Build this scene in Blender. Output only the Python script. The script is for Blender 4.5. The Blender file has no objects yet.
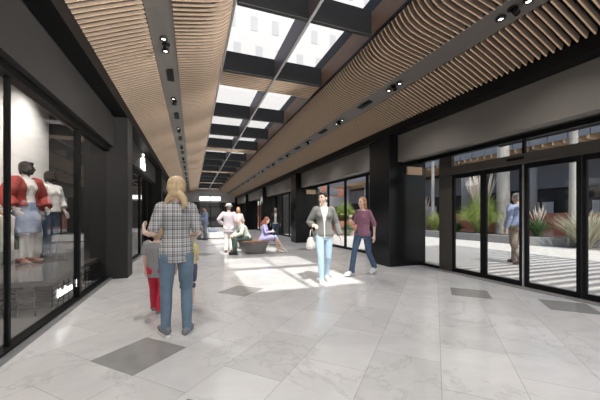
import bpy, bmesh, math, random
from mathutils import Vector, Matrix, Euler, Quaternion
random.seed(7)
V = Vector
S = bpy.context.scene
C = S.collection
R = math.radians

# ---------------------------------------------------------------- materials
def mat(name, col, rough=0.6, metal=0.0, spec=0.5, noise=0.0, nscale=8.0, bump=0.0, bscale=60.0, stretch=None, emit=None, estr=0.0, coat=0.0):
    m = bpy.data.materials.new(name); m.use_nodes = True
    nt = m.node_tree; b = nt.nodes['Principled BSDF']
    b.inputs['Base Color'].default_value = (*col, 1)
    b.inputs['Roughness'].default_value = rough
    b.inputs['Metallic'].default_value = metal
    b.inputs['Specular IOR Level'].default_value = spec
    b.inputs['Coat Weight'].default_value = coat
    if emit:
        b.inputs['Emission Color'].default_value = (*emit, 1); b.inputs['Emission Strength'].default_value = estr
    tc = nt.nodes.new('ShaderNodeTexCoord'); mp = nt.nodes.new('ShaderNodeMapping')
    nt.links.new(tc.outputs['Object'], mp.inputs['Vector'])
    if stretch: mp.inputs['Scale'].default_value = stretch
    if noise > 0:
        n = nt.nodes.new('ShaderNodeTexNoise'); n.inputs['Scale'].default_value = nscale; n.inputs['Detail'].default_value = 5
        nt.links.new(mp.outputs[0], n.inputs['Vector'])
        mx = nt.nodes.new('ShaderNodeMix'); mx.data_type = 'RGBA'
        mx.inputs['A'].default_value = (*[max(0, c * (1 - noise)) for c in col], 1)
        mx.inputs['B'].default_value = (*[min(1, c * (1 + noise)) for c in col], 1)
        nt.links.new(n.outputs['Fac'], mx.inputs['Factor']); nt.links.new(mx.outputs['Result'], b.inputs['Base Color'])
    if bump > 0:
        n2 = nt.nodes.new('ShaderNodeTexNoise'); n2.inputs['Scale'].default_value = bscale; n2.inputs['Detail'].default_value = 3
        nt.links.new(mp.outputs[0], n2.inputs['Vector'])
        bp = nt.nodes.new('ShaderNodeBump'); bp.inputs['Strength'].default_value = bump; bp.inputs['Distance'].default_value = 0.01
        nt.links.new(n2.outputs['Fac'], bp.inputs['Height']); nt.links.new(bp.outputs[0], b.inputs['Normal'])
    return m

def glass_mat(name, tint, boost=1.0):
    m = bpy.data.materials.new(name); m.use_nodes = True
    nt = m.node_tree; nt.nodes.clear()
    o = nt.nodes.new('ShaderNodeOutputMaterial'); t = nt.nodes.new('ShaderNodeBsdfTransparent'); g = nt.nodes.new('ShaderNodeBsdfGlossy')
    t.inputs['Color'].default_value = (*tint, 1); g.inputs['Roughness'].default_value = 0.0
    ge = nt.nodes.new('ShaderNodeNewGeometry'); L = nt.links.new
    dt = nt.nodes.new('ShaderNodeVectorMath'); dt.operation = 'DOT_PRODUCT'; L(ge.outputs['Incoming'], dt.inputs[0]); L(ge.outputs['Normal'], dt.inputs[1])
    def op(o_, a_, b_=None):
        n_ = nt.nodes.new('ShaderNodeMath'); n_.operation = o_
        for i_, q_ in enumerate((a_, b_)):
            if q_ is None: continue
            if isinstance(q_, (int, float)): n_.inputs[i_].default_value = q_
            else: L(q_, n_.inputs[i_])
        return n_.outputs[0]
    sch = op('ADD', op('MULTIPLY', op('POWER', op('SUBTRACT', 1.0, op('ABSOLUTE', dt.outputs['Value'])), 5.0), .96), .04)
    mul = nt.nodes.new('ShaderNodeMath'); mul.operation = 'MULTIPLY'; mul.inputs[1].default_value = boost; mul.use_clamp = True
    L(sch, mul.inputs[0])
    mx = nt.nodes.new('ShaderNodeMixShader')
    nt.links.new(mul.outputs[0], mx.inputs[0])
    nt.links.new(t.outputs[0], mx.inputs[1]); nt.links.new(g.outputs[0], mx.inputs[2]); nt.links.new(mx.outputs[0], o.inputs[0])
    return m

def floor_mat():
    m = bpy.data.materials.new('marble_tiles'); m.use_nodes = True
    nt = m.node_tree; b = nt.nodes['Principled BSDF']; L = nt.links.new
    tc = nt.nodes.new('ShaderNodeTexCoord'); mp = nt.nodes.new('ShaderNodeMapping')
    mp.inputs['Rotation'].default_value = (0, 0, R(-45)); mp.inputs['Location'].default_value = (0.11, -2.239, 0)
    L(tc.outputs['Object'], mp.inputs['Vector'])
    br = nt.nodes.new('ShaderNodeTexBrick'); br.inputs['Scale'].default_value = 1
    br.inputs['Brick Width'].default_value = 0.855; br.inputs['Row Height'].default_value = 0.57
    br.inputs['Mortar Size'].default_value = 0.0022; br.inputs['Mortar Smooth'].default_value = 0.2
    br.inputs['Color1'].default_value = (0.60, 0.585, 0.565, 1); br.inputs['Color2'].default_value = (0.69, 0.675, 0.655, 1)
    br.inputs['Mortar'].default_value = (0.36, 0.34, 0.32, 1)
    L(mp.outputs[0], br.inputs['Vector'])
    n1 = nt.nodes.new('ShaderNodeTexNoise'); n1.inputs['Scale'].default_value = 1.3; n1.inputs['Detail'].default_value = 8; n1.inputs['Roughness'].default_value = 0.65; n1.inputs['Distortion'].default_value = 1.2
    L(tc.outputs['Object'], n1.inputs['Vector'])
    # veins: thin band of a warped noise
    n2 = nt.nodes.new('ShaderNodeTexNoise'); n2.inputs['Scale'].default_value = .8; n2.inputs['Detail'].default_value = 9; n2.inputs['Roughness'].default_value = .62; n2.inputs['Distortion'].default_value = .6
    L(mp.outputs[0], n2.inputs['Vector'])
    s = nt.nodes.new('ShaderNodeMath'); s.operation = 'SUBTRACT'; s.inputs[1].default_value = 0.5; L(n2.outputs['Fac'], s.inputs[0])
    a = nt.nodes.new('ShaderNodeMath'); a.operation = 'ABSOLUTE'; L(s.outputs[0], a.inputs[0])
    rp = nt.nodes.new('ShaderNodeMapRange'); rp.inputs['From Min'].default_value = 0.0; rp.inputs['From Max'].default_value = 0.014
    rp.inputs['To Min'].default_value = 0.86; rp.inputs['To Max'].default_value = 1.0; L(a.outputs[0], rp.inputs['Value'])
    r1 = nt.nodes.new('ShaderNodeMapRange'); r1.inputs['From Min'].default_value = 0.3; r1.inputs['From Max'].default_value = 0.65
    r1.inputs['To Min'].default_value = 0.9; r1.inputs['To Max'].default_value = 1.06; L(n1.outputs['Fac'], r1.inputs['Value'])
    mm = nt.nodes.new('ShaderNodeMath'); mm.operation = 'MULTIPLY'; L(rp.outputs[0], mm.inputs[0]); L(r1.outputs[0], mm.inputs[1])
    vm = nt.nodes.new('ShaderNodeVectorMath'); vm.operation = 'SCALE'; L(br.outputs['Color'], vm.inputs[0]); L(mm.outputs[0], vm.inputs['Scale'])
    L(vm.outputs[0], b.inputs['Base Color'])
    b.inputs['Roughness'].default_value = 0.2; b.inputs['Specular IOR Level'].default_value = 0.5
    return m

def plaid_mat():
    m = bpy.data.materials.new('plaid_cotton'); m.use_nodes = True
    nt = m.node_tree; b = nt.nodes['Principled BSDF']; L = nt.links.new
    tc = nt.nodes.new('ShaderNodeTexCoord'); sp = nt.nodes.new('ShaderNodeSeparateXYZ'); L(tc.outputs['Object'], sp.inputs[0])
    def stripes(src, period, width, off=0.0):
        ad = nt.nodes.new('ShaderNodeMath'); ad.inputs[1].default_value = off + 10 * period; L(src, ad.inputs[0])
        mo = nt.nodes.new('ShaderNodeMath'); mo.operation = 'MODULO'; mo.inputs[1].default_value = period; L(ad.outputs[0], mo.inputs[0])
        lt = nt.nodes.new('ShaderNodeMath'); lt.operation = 'LESS_THAN'; lt.inputs[1].default_value = width; L(mo.outputs[0], lt.inputs[0])
        return lt.outputs[0]
    acc = None
    for src, per, w, off, k in ((sp.outputs['X'], .046, .011, 0, .5), (sp.outputs['X'], .046, .005, .022, .45), (sp.outputs['Z'], .046, .011, 0, .45), (sp.outputs['Z'], .046, .005, .022, .4), (sp.outputs['X'], .092, .023, .04, .2), (sp.outputs['Z'], .092, .023, .04, .2)):
        st = stripes(src, per, w, off)
        mu = nt.nodes.new('ShaderNodeMath'); mu.operation = 'MULTIPLY'; mu.inputs[1].default_value = k; L(st, mu.inputs[0])
        if acc is None: acc = mu.outputs[0]
        else:
            ad = nt.nodes.new('ShaderNodeMath'); L(acc, ad.inputs[0]); L(mu.outputs[0], ad.inputs[1]); ad.use_clamp = True; acc = ad.outputs[0]
    mx = nt.nodes.new('ShaderNodeMix'); mx.data_type = 'RGBA'
    mx.inputs['A'].default_value = (.56, .545, .53, 1); mx.inputs['B'].default_value = (.05, .05, .065, 1)
    L(acc, mx.inputs['Factor']); L(mx.outputs['Result'], b.inputs['Base Color']); b.inputs['Roughness'].default_value = .85
    return m

M = {}
def mk(name, *a, **k): M[name] = mat(name, *a, **k)
M['floor'] = floor_mat(); M['plaid'] = plaid_mat()
mk('inlay', (.30, .29, .275), .22, noise=.15, nscale=6)
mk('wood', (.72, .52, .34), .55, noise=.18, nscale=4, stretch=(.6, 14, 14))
mk('wood_side_shade', (.31, .24, .185), .6, noise=.15, nscale=4, stretch=(.6, 14, 14))  # slat sides: part of their shade is put into this darker colour
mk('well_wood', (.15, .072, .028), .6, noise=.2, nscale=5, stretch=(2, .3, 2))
mk('dark_wood', (.10, .07, .06), .5)
mk('black', (.005, .005, .0052), .55, spec=.2, noise=.1)
mk('black_gloss', (.010, .010, .011), .2, spec=.22)
mk('granite', (.006, .0062, .0065), .8, spec=.12, noise=.8, nscale=30)
mk('charcoal', (.030, .0285, .028), .55, spec=.3)
mk('taupe', (.155, .142, .127), .55, spec=.3)
mk('bronze', (.135, .122, .108), .45, metal=.2)
mk('silver', (.62, .62, .62), .3, metal=.9)
mk('steel_grey', (.33, .33, .33), .4, metal=.6)
mk('end_paint', (.38, .37, .355), .7)
mk('white_paint', (.80, .78, .75), .7)
mk('facade_white', (.78, .77, .74), .8, noise=.05)
mk('tower_wall', (.58, .555, .515), .8, noise=.05)
mk('tower_window', (.45, .44, .42), .8)
mk('facade_window', (.60, .60, .60), .6)
mk('wall_dark', (.028, .0265, .026), .5, spec=.3)
mk('shop_floor', (.17, .165, .16), .3, noise=.15, nscale=3, stretch=(.4, 4, 1))
mk('plinth', (.13, .127, .124), .12, noise=.2, nscale=3, stretch=(.5, 5, 1))
mk('lamp', (1, 1, 1), .4, emit=(1, .96, .9), estr=5)
mk('clerestory_glow', (1, 1, 1), .4, emit=(1, .98, .95), estr=1.5)  # panes emit by themselves, standing in for daylight behind the end wall
mk('sign', (1, 1, 1), .4, emit=(1, 1, 1), estr=1.1)
mk('letters', (.95, .95, .95), .5)
mk('paving', (.46, .445, .425), .8, noise=.12, nscale=3, bump=.1)
mk('concrete', (.25, .247, .243), .8, noise=.15, nscale=5, bump=.15)
mk('concrete_dark', (.21, .205, .20), .75, noise=.25, nscale=6)
mk('terracotta', (.33, .13, .085), .8, noise=.2, nscale=5)
mk('cladding', (.20, .21, .25), .5, noise=.06)
mk('operator', (.06, .053, .046), .45)
mk('spandrel', (.16, .165, .195), .45)
mk('soil', (.05, .035, .025), .95, noise=.4, nscale=20)
mk('trunk', (.36, .335, .30), .85, noise=.25, nscale=5, stretch=(1, 1, 6), bump=.4, bscale=12)
mk('leaf', (.34, .42, .13), .55, noise=.4, nscale=3)
mk('leaf_dark', (.07, .17, .045), .55, noise=.4, nscale=3)
mk('leaf_pale', (.46, .45, .33), .55, noise=.3, nscale=3)
mk('plume', (.55, .47, .40), .9)
mk('skin', (.62, .40, .30), .5, noise=.06, nscale=20)
mk('skin_pale', (.74, .52, .42), .5, noise=.06, nscale=20)
mk('hair_blond', (.58, .42, .25), .5, noise=.4, nscale=9, stretch=(6, 6, .8), bump=.7, bscale=14)
mk('hair_dark', (.03, .024, .02), .45, noise=.4, nscale=9, stretch=(6, 6, 1), bump=.5, bscale=14)
mk('hair_red', (.22, .075, .05), .5, noise=.4, nscale=9, stretch=(6, 6, 1), bump=.5, bscale=14)
mk('hair_ginger', (.42, .21, .10), .5, noise=.4, nscale=9, stretch=(6, 6, 1), bump=.5, bscale=14)
mk('hair_grey', (.40, .38, .35), .6, noise=.4, nscale=9, bump=.5, bscale=20)
mk('eye', (.02, .015, .012), .2)
mk('lips', (.45, .16, .14), .4)
def cloth(name, col, **k): mk(name, col, .88, noise=k.get('noise', .12), nscale=k.get('ns', 10), bump=k.get('bump', .25), bscale=k.get('bs', 14))
cloth('denim', (.15, .215, .28), noise=.35, ns=7)
cloth('denim_light', (.45, .60, .72), noise=.2, ns=7)
cloth('denim_dark', (.07, .115, .19), noise=.3, ns=7)
cloth('denim_skirt', (.25, .33, .46), noise=.25, ns=9)
cloth('grey_jacket', (.19, .19, .175))
cloth('white_cloth', (.78, .76, .73))
cloth('purple_cloth', (.30, .14, .20), noise=.35, ns=18)
cloth('grey_tee', (.27, .26, .27))
cloth('red_cloth', (.50, .025, .05))
cloth('jacket_red', (.36, .06, .05))
cloth('yellow_cloth', (.72, .62, .26))
cloth('navy', (.09, .10, .16))
cloth('blue_shirt', (.27, .33, .50), noise=.08)
cloth('khaki', (.29, .235, .19))
cloth('lilac_cloth', (.55, .49, .52))
cloth('lavender', (.40, .37, .60))
cloth('pale_green', (.58, .62, .52))
cloth('dark_green', (.06, .09, .075))
cloth('black_cloth', (.03, .03, .033))
cloth('slate_cloth', (.24, .27, .34))
cloth('straw', (.62, .59, .55))
cloth('cream', (.72, .66, .57))
mk('sneaker', (.20, .20, .21), .6, noise=.8, nscale=25)
mk('shoe_white', (.78, .77, .75), .6)
mk('shoe_brown', (.16, .06, .05), .5)
mk('bag_cream', (.66, .60, .56), .6)
mk('mannequin_black', (.02, .019, .018), .14, noise=.5, nscale=12)
mk('mannequin_white', (.72, .68, .66), .4)
mk('cup_white', (.82, .80, .77), .5)
mk('cup_sleeve', (.35, .18, .10), .7)
mk('bench_wood', (.28, .15, .09), .5, noise=.25, nscale=4, stretch=(1, 8, 8))
M['glass'] = glass_mat('clear_glass', (.90, .91, .90), 1.0)
M['shop_glass'] = glass_mat('shop_glass', (.92, .91, .90), .8)
M['roof_glass'] = glass_mat('roof_glass', (.93, .94, .95), .6)

# ---------------------------------------------------------------- mesh builder
class MB:
    def __init__(s): s.v = []; s.f = []
    def add(s, vs, fs):
        n = len(s.v); s.v += [tuple(x) for x in vs]; s.f += [tuple(i + n for i in f) for f in fs]; return s
    def box(s, x0, x1, y0, y1, z0, z1, M4=None):
        vs = [V((x, y, z)) for x in (x0, x1) for y in (y0, y1) for z in (z0, z1)]
        if M4: vs = [M4 @ p for p in vs]
        return s.add(vs, [(0, 1, 3, 2), (4, 6, 7, 5), (0, 4, 5, 1), (2, 3, 7, 6), (0, 2, 6, 4), (1, 5, 7, 3)])
    def loft(s, rings, cap=True):
        n = len(rings[0]); vs = [p for r in rings for p in r]; fs = []
        for i in range(len(rings) - 1):
            for j in range(n):
                a = i * n + j; b = i * n + (j + 1) % n
                fs.append((a, b, b + n, a + n))
        if cap:
            fs.append(tuple(range(n - 1, -1, -1))); fs.append(tuple((len(rings) - 1) * n + j for j in range(n)))
        return s.add(vs, fs)
    def tube(s, pts, rad, n=12, round_ends=False):
        pts = [V(p) for p in pts]
        if not isinstance(rad, (list, tuple)): rad = [rad] * len(pts)
        rings = []; up = None
        for i, p in enumerate(pts):
            d = (pts[min(i + 1, len(pts) - 1)] - pts[max(i - 1, 0)]).normalized()
            if up is None:
                up = V((0, 0, 1)) if abs(d.z) < .9 else V((0, 1, 0))
            x = up.cross(d)
            if x.length < 1e-4: x = V((1, 0, 0)).cross(d)
            x.normalize(); y = d.cross(x); up = y
            rings.append([p + rad[i] * (math.cos(2 * math.pi * k / n) * x + math.sin(2 * math.pi * k / n) * y) for k in range(n)])
        s.loft(rings)
        if round_ends:
            s.ball(pts[0], rad[0]); s.ball(pts[-1], rad[-1])
        return s
    def ball(s, c, r, n=12, m=8, Q=None):
        c = V(c)
        if not isinstance(r, (tuple, list, Vector)): r = (r, r, r)
        rings = []
        for i in range(1, m):
            th = math.pi * i / m
            ring = []
            for k in range(n):
                ph = 2 * math.pi * k / n
                p = V((r[0] * math.sin(th) * math.cos(ph), r[1] * math.sin(th) * math.sin(ph), -r[2] * math.cos(th)))
                ring.append(c + ((Q @ p) if Q else p))
            rings.append(ring)
        return s.loft(rings)
    def lathe(s, prof, c=(0, 0, 0), n=24):
        c = V(c)
        return s.loft([[c + V((r * math.cos(2 * math.pi * k / n), r * math.sin(2 * math.pi * k / n), z)) for k in range(n)] for r, z in prof])
    def mesh(s, name):
        me = bpy.data.meshes.new(name); me.from_pydata(s.v, [], s.f); me.update()
        bm = bmesh.new(); bm.from_mesh(me); bmesh.ops.recalc_face_normals(bm, faces=bm.faces); bm.to_mesh(me); bm.free()
        return me
    def build(s, name, m, parent=None, smooth=False, bevel=0.0):
        me = s.mesh(name); me.materials.append(M[m] if isinstance(m, str) else m)
        if smooth:
            for p in me.polygons: p.use_smooth = True
        o = bpy.data.objects.new(name, me); C.objects.link(o)
        if parent: o.parent = parent
        if bevel:
            b = o.modifiers.new('edge', 'BEVEL'); b.width = bevel; b.segments = 2; b.limit_method = 'ANGLE'
        return o
    def remesh(s, name, m, parent=None, vox=.01, it=4, disp=0.0):
        tmp = bpy.data.objects.new('tmp', s.mesh('tmp')); C.objects.link(tmp)
        r = tmp.modifiers.new('r', 'REMESH'); r.mode = 'VOXEL'; r.voxel_size = vox; r.adaptivity = 0
        if it:
            q = tmp.modifiers.new('s', 'SMOOTH'); q.factor = .5; q.iterations = it
        dg = bpy.context.evaluated_depsgraph_get()
        me = bpy.data.meshes.new_from_object(tmp.evaluated_get(dg))
        old = tmp.data; bpy.data.objects.remove(tmp); bpy.data.meshes.remove(old)
        me.name = name; me.materials.clear(); me.materials.append(M[m] if isinstance(m, str) else m)
        for p in me.polygons: p.use_smooth = True
        o = bpy.data.objects.new(name, me); C.objects.link(o)
        if parent: o.parent = parent
        return o

def tag(o, label, cat, group=None):
    o['label'] = label; o['category'] = cat
    if group: o['group'] = group
    return o
def thing(name, label, cat, loc=(0, 0, 0), rz=0.0, group=None):
    o = bpy.data.objects.new(name, None); C.objects.link(o); o.empty_display_size = .1
    o.location = loc; o.rotation_euler = (0, 0, rz); return tag(o, label, cat, group)
def struct(name, mb, m, parent=None, **k):
    o = mb.build(name, m, parent, **k)
    if not parent: o['kind'] = 'structure'
    return o
def sroot(name):
    o = bpy.data.objects.new(name, None); C.objects.link(o); o['kind'] = 'structure'; return o
def dup(root, loc, label=None, rz=None, group=None, scale=None):
    r = root.copy(); C.objects.link(r); r.location = loc
    if rz is not None: r.rotation_euler = (0, 0, rz)
    if scale is not None: r.scale = scale
    if label: r['label'] = label
    if group: r['group'] = group
    for ch in list(root.children):
        c = ch.copy(); C.objects.link(c); c.parent = r
        for g in list(ch.children):
            d = g.copy(); C.objects.link(d); d.parent = c
    return r
ORD = ['first', 'second', 'third', 'fourth', 'fifth', 'sixth', 'seventh', 'eighth', 'ninth', 'tenth', 'eleventh', 'twelfth', 'thirteenth', 'fourteenth']
def B(*a): return MB().box(*a)
# ---------------------------------------------------------------- camera, sky, sun
cam = bpy.data.cameras.new('camera'); cam.sensor_width = 36; cam.lens = 36 * 293 / 600; cam.shift_y = 16 / 600; cam.clip_start = .05; cam.clip_end = 500
co = bpy.data.objects.new('camera', cam); C.objects.link(co); co.location = (0, 0, 1.3); co.rotation_euler = (R(90), 0, -R(20.15)); S.camera = co
S.view_settings.view_transform = 'Standard'; S.view_settings.look = 'None'; S.view_settings.gamma = 1; S.view_settings.exposure = 0.57
S.view_settings.use_curve_mapping = False
S.cycles.use_denoising = True; S.cycles.max_bounces = 10; S.cycles.diffuse_bounces = 5; S.cycles.transparent_max_bounces = 16
S.cycles.sample_clamp_indirect = 6
W = bpy.data.worlds.new('sky'); S.world = W; W.use_nodes = True
nt = W.node_tree; bg = nt.nodes['Background']; sk = nt.nodes.new('ShaderNodeTexSky'); sk.sky_type = 'NISHITA'; sk.sun_disc = False
sk.sun_elevation = R(57); sk.sun_rotation = R(180); sk.air_density = 1.0; sk.dust_density = 2.0
nt.links.new(sk.outputs[0], bg.inputs[0]); bg.inputs[1].default_value = 0.20
sun = bpy.data.lights.new('sun', 'SUN'); sun.energy = 4.2; sun.angle = R(1.2); sun.color = (1, .97, .92)
so = bpy.data.objects.new('sun', sun); C.objects.link(so); so.rotation_euler = V((.07, .65, -1)).to_track_quat('-Z', 'Y').to_euler()
def lamp(name, kind, loc, energy, d=(0, 0, -1), col=(1, .965, .92), size=.1, angle=120, blend=1.0):
    l = bpy.data.lights.new(name, kind); l.energy = energy; l.color = col
    if kind == 'SPOT': l.spot_size = R(angle); l.spot_blend = blend; l.shadow_soft_size = size
    elif kind == 'AREA': l.size = size
    else: l.shadow_soft_size = size
    o = bpy.data.objects.new(name, l); C.objects.link(o); o.location = loc; o.rotation_euler = V(d).to_track_quat('-Z', 'Y').to_euler(); return o

# ---------------------------------------------------------------- room shell
XC = 1.712; P = 7.15
Y0 = -5.0; YE = 35.2
fl = struct('floor', B(-4.6, 5.72, -7, YE, -.12, 0), 'floor')
for x, y in ((-.46, 3.11), (.80, 5.15), (4.4, 3.66), (5.07, 2.62), (-.03, 1.83), (.4, 10.45), (4.15, 10.7), (3.4, 12.9), (.9, 13.6)):
    MB().box(-.285, .285, -.285, .285, .0, .0015, Matrix.Translation((x, y, 0)) @ Matrix.Rotation(R(45), 4, 'Z')).build('inlay_tile', 'inlay', fl)
struct('trim_1', B(5.5, 5.72, -4, 6.15, 0, .012), 'concrete_dark')

# timber slat vault: outer panel, bronze service strip, inner panel curling up into the roof light
OUT = [(2.97, 3.55), (2.61, 3.705), (2.27, 3.845)]
INN = [(1.95, 3.955), (1.7, 4.005), (1.52, 4.045), (1.38, 4.09), (1.28, 4.15), (1.21, 4.22), (1.165, 4.30), (1.145, 4.40)]
ce = struct('ceiling', B(-1.75, .572, Y0, YE, 4.75, 5.0).box(2.852, 5.2, Y0, YE, 4.75, 5.0).box(.572, 2.852, Y0, 1.7, 4.75, 5.0), 'black')  # last box: unseen, closes the near roof bay so the sun patch starts later
def offset(prof, h):
    out = []
    for i, p in enumerate(prof):
        a = prof[max(i - 1, 0)]; b = prof[min(i + 1, len(prof) - 1)]
        tx, tz = b[0] - a[0], b[1] - a[1]; L = math.hypot(tx, tz)
        n = (tz / L, -tx / L)
        if n[1] < 0: n = (-n[0], -n[1])
        if abs(n[1]) < .15: n = (abs(n[0]), n[1])
        out.append((p[0] + n[0] * h, p[1] + n[1] * h))
    return out
for prof in (OUT, INN):
    for sg in (-1, 1):
        top = offset(prof, .085); k = len(prof); mb = MB(); y = -1.0
        while y < YE - .03:
            vs = [V((XC + sg * d, yy, z)) for yy in (y, y + .02) for d, z in prof + top]
            fs = []
            for i in range(k - 1):
                fs += [(i, i + 1, 2 * k + i + 1, 2 * k + i), (i, k + i, k + i + 1, i + 1), (2 * k + i, 2 * k + i + 1, 3 * k + i + 1, 3 * k + i), (k + i, 3 * k + i, 3 * k + i + 1, k + i + 1)]
            fs += [(0, 2 * k, 3 * k, k), (k - 1, 2 * k - 1, 4 * k - 1, 3 * k - 1)]
            mb.add(vs, fs); y += .0895
        sp = mb.build('slat_panel', 'wood', ce); sp.data.materials.append(M['wood_side_shade'])
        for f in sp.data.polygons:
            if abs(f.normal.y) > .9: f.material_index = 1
        bk = offset(prof, .089); b2 = offset(prof, .12)
        MB().loft([[V((XC + sg * d, yy, z)) for d, z in bk] + [V((XC + sg * d, yy, z)) for d, z in reversed(b2)] for yy in (Y0, YE)]).build('backing_board', 'black', ce)
for sg in (-1, 1):
    # bronze strip between the panels, and the edge trim at the roof light
    MB().loft([[V((XC + sg * d, yy, z)) for d, z in ((2.27, 3.868), (1.95, 3.978), (1.95, 4.02), (2.27, 3.91))] for yy in (Y0, YE)]).build('service_strip', 'bronze', ce)
    MB().box(min(XC + sg * 1.13, XC + sg * 1.16), max(XC + sg * 1.13, XC + sg * 1.16), 0, YE, 4.30, 4.345).build('edge_trim', 'steel_grey' if sg < 0 else 'black', ce)
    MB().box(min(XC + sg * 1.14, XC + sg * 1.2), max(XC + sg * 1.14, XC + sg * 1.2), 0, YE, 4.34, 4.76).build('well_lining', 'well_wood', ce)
# roof light: black stone fins, centre fin, slatted timber bands, glass
strips = [6.35 + P * k for k in range(4)] + [34.5]
fins = [4.2, 6.24]
for s0 in strips[:-1]:
    fins += [s0 + .7 + 2.13, s0 + .7 + 4.27, s0 + P - .08]
for y in fins:
    B(.6, 2.82, y, y + .07, 4.34, 4.74).build('roof_fin', 'granite', ce)
    B(.6, 2.82, y, y + .07, 4.332, 4.34).build('fin_edge', 'charcoal', ce)
B(XC - .03, XC + .03, 2.0, 34.5, 4.34, 4.74).build('centre_fin', 'dark_wood', ce)
B(XC - .02, XC + .02, 2.0, 34.5, 4.33, 4.34).build('centre_edge', 'silver', ce)
for s0 in strips:
    mb = MB(); n = 8
    for i in range(n): mb.box(.6, 2.82, s0 + .02 + i * .0875, s0 + .045 + i * .0875, 4.335, 4.42)
    sp = mb.build('slat_band', 'wood', ce); sp.data.materials.append(M['wood_side_shade'])
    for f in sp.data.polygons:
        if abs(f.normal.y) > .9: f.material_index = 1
    B(.6, 2.82, s0, s0 + .7, 4.425, 4.74).build('band_backing', 'black', ce)
gl = sroot('window_1')
for a, b in zip([1.7] + [s + .7 for s in strips[:-1]], strips):
    B(.55, 2.87, a, b, 4.755, 4.765).build('roof_glass', 'roof_glass', gl)

# left side: bulkhead, fascia, piers, shop fronts
struct('trim_2', B(-1.75, -1.27, Y0, YE, 3.36, 3.56), 'black')
struct('trim_3', B(4.69, 5.2, Y0, YE, 3.36, 3.56), 'black')
piers = [7.0 + P * k for k in range(4)]
piersR = [6.2 + P * k for k in range(5)]
for i, y in enumerate(piers):
    struct('pillar', B(-1.95, -1.27, y, y + .5, 0, 3.36).box(-1.95, -1.33, y + .5, y + .78, 0, 3.36), 'charcoal' if i == 0 else 'black', bevel=.006)
for y in piersR:
    struct('pillar', B(4.69, 5.85, y, y + .62, 0, 3.36).box(4.76, 5.85, y + .62, y + 1.0, 0, 3.36), 'black_gloss', bevel=.006)
edges = [Y0 - 1] + [y + .78 for y in piers]; ends = piers + [YE]
n = 4
for a, b in zip(edges, ends):
    struct('trim_%d' % n, B(-1.75, -1.52, a, b, 2.72, 3.36), 'charcoal'); n += 1
edR = [Y0 - 1] + [y + 1.0 for y in piersR]; enR = piersR + [YE]
for i, (a, b) in enumerate(zip(edR, enR)):
    struct('trim_%d' % n, B(4.95, 5.15, a, b, 2.69, 3.36), 'taupe'); n += 1
    struct('trim_%d' % n, B(5.15, 5.95, a, b, 2.78, 3.36), 'wall_dark'); n += 1
# left shop windows
def shopfront(nm, ya, yb, mull, heavy=()):
    w = sroot(nm)
    f = MB(); f.box(-1.72, -1.6, ya, yb, 0, .06); f.box(-1.72, -1.6, ya, yb, 2.63, 2.72)
    f.build('frame', 'black', w)
    B(-1.6, -1.55, ya, yb, 0, .035).build('sill', 'steel_grey', w)
    for y in mull: B(-1.70, -1.62, y - .025, y + .025, .06, 2.63).build('mullion', 'black', w)
    for y in heavy:
        B(-1.68, -1.64, y - .02, y + .02, .06, 2.63).build('mullion', 'black', w)
    B(-1.664, -1.656, ya, yb, .06, 2.63).build('pane', 'shop_glass', w)
    return w
shopfront('window_2', Y0, 7.0, [5.39, 1.9], [3.585])
k = 3
for a, b in zip(edges[1:], ends[1:]):
    shopfront('window_%d' % k, a, b, [a + 1.5, a + 3.2, a + 4.8]); k += 1
# shop interior
struct('floor_shop', B(-4.5, -1.72, Y0, YE, 0, .004), 'shop_floor')
struct('wall_shop', B(-3.42, -3.3, Y0, 8.85, 0, 4.2), 'white_paint')
struct('wall_partition', B(-3.42, -1.68, 8.85, 8.95, 0, 4.2), 'wall_dark')
struct('wall_shop_back', B(-4.6, -4.5, 8.95, YE, 0, 3.4), 'wall_dark')
struct('ceiling_shop', B(-3.42, -1.76, Y0, 8.9, 4.2, 4.3).box(-4.6, -1.76, 8.95, YE, 3.36, 3.46), 'wall_dark')
struct('wall_left', B(-1.80, -1.75, Y0, YE, 3.36, 5.0), 'black')
struct('wall_right', B(5.2, 5.3, Y0, YE, 3.36, 5.0), 'black')
# end wall
struct('wall_end', B(-4.6, 5.8, YE, YE + .2, 0, 2.9), 'wall_dark')
struct('wall_end_upper', B(-4.6, 5.8, YE, YE + .2, 2.9, 5.0), 'end_paint')
w = sroot('window_%d' % k); k += 1
B(.62, 3.2, YE - .05, YE, 3.0, 3.6).build('frame', 'end_paint', w)
for a, b in ((.76, 1.85), (1.97, 3.06)): B(a, b, YE - .065, YE - .045, 3.1, 3.52).build('pane', 'clerestory_glow', w)
w = sroot('door_1')
B(.5, 3.4, YE - .06, YE, 0, 2.4).build('frame', 'black', w)
for a, b in ((.6, 1.9), (2.0, 3.3)): B(a, b, YE - .075, YE - .055, .1, 2.3).build('door_leaf', 'charcoal', w)

# right entrance: fixed side light, sliding leaves, operator beam, transom lights
w = sroot('window_%d' % k); k += 1
B(5.66, 5.74, 5.18, 5.55, 0, 2.78).build('jamb_panel', 'operator', w)
B(5.64, 5.76, -4.0, 6.2, 2.70, 2.78).build('frame', 'black', w)
B(5.65, 5.75, 5.55, 6.2, 0, .07).build('sill', 'black', w)
B(5.695, 5.705, 5.55, 6.2, .07, 2.7).build('pane', 'glass', w)
B(5.50, 5.78, -4.0, 5.40, 2.25, 2.41).build('operator_beam', 'operator', w)
B(5.495, 5.5, 3.5, 3.8, 2.31, 2.36).build('sensor', 'black_gloss', w)
B(5.695, 5.705, -4.0, 5.18, 2.41, 2.7).build('transom_pane', 'glass', w)
for y in (3.62, 2.0, .4, -1.2): B(5.67, 5.73, y - .02, y + .02, 2.41, 2.7).build('transom_mullion', 'black', w)
leaf = [(4.42, 5.18), (3.64, 4.40), (2.78, 3.60), (1.96, 2.76), (1.14, 1.94), (.32, 1.12), (-.5, .3), (-1.32, -.52)]
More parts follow.
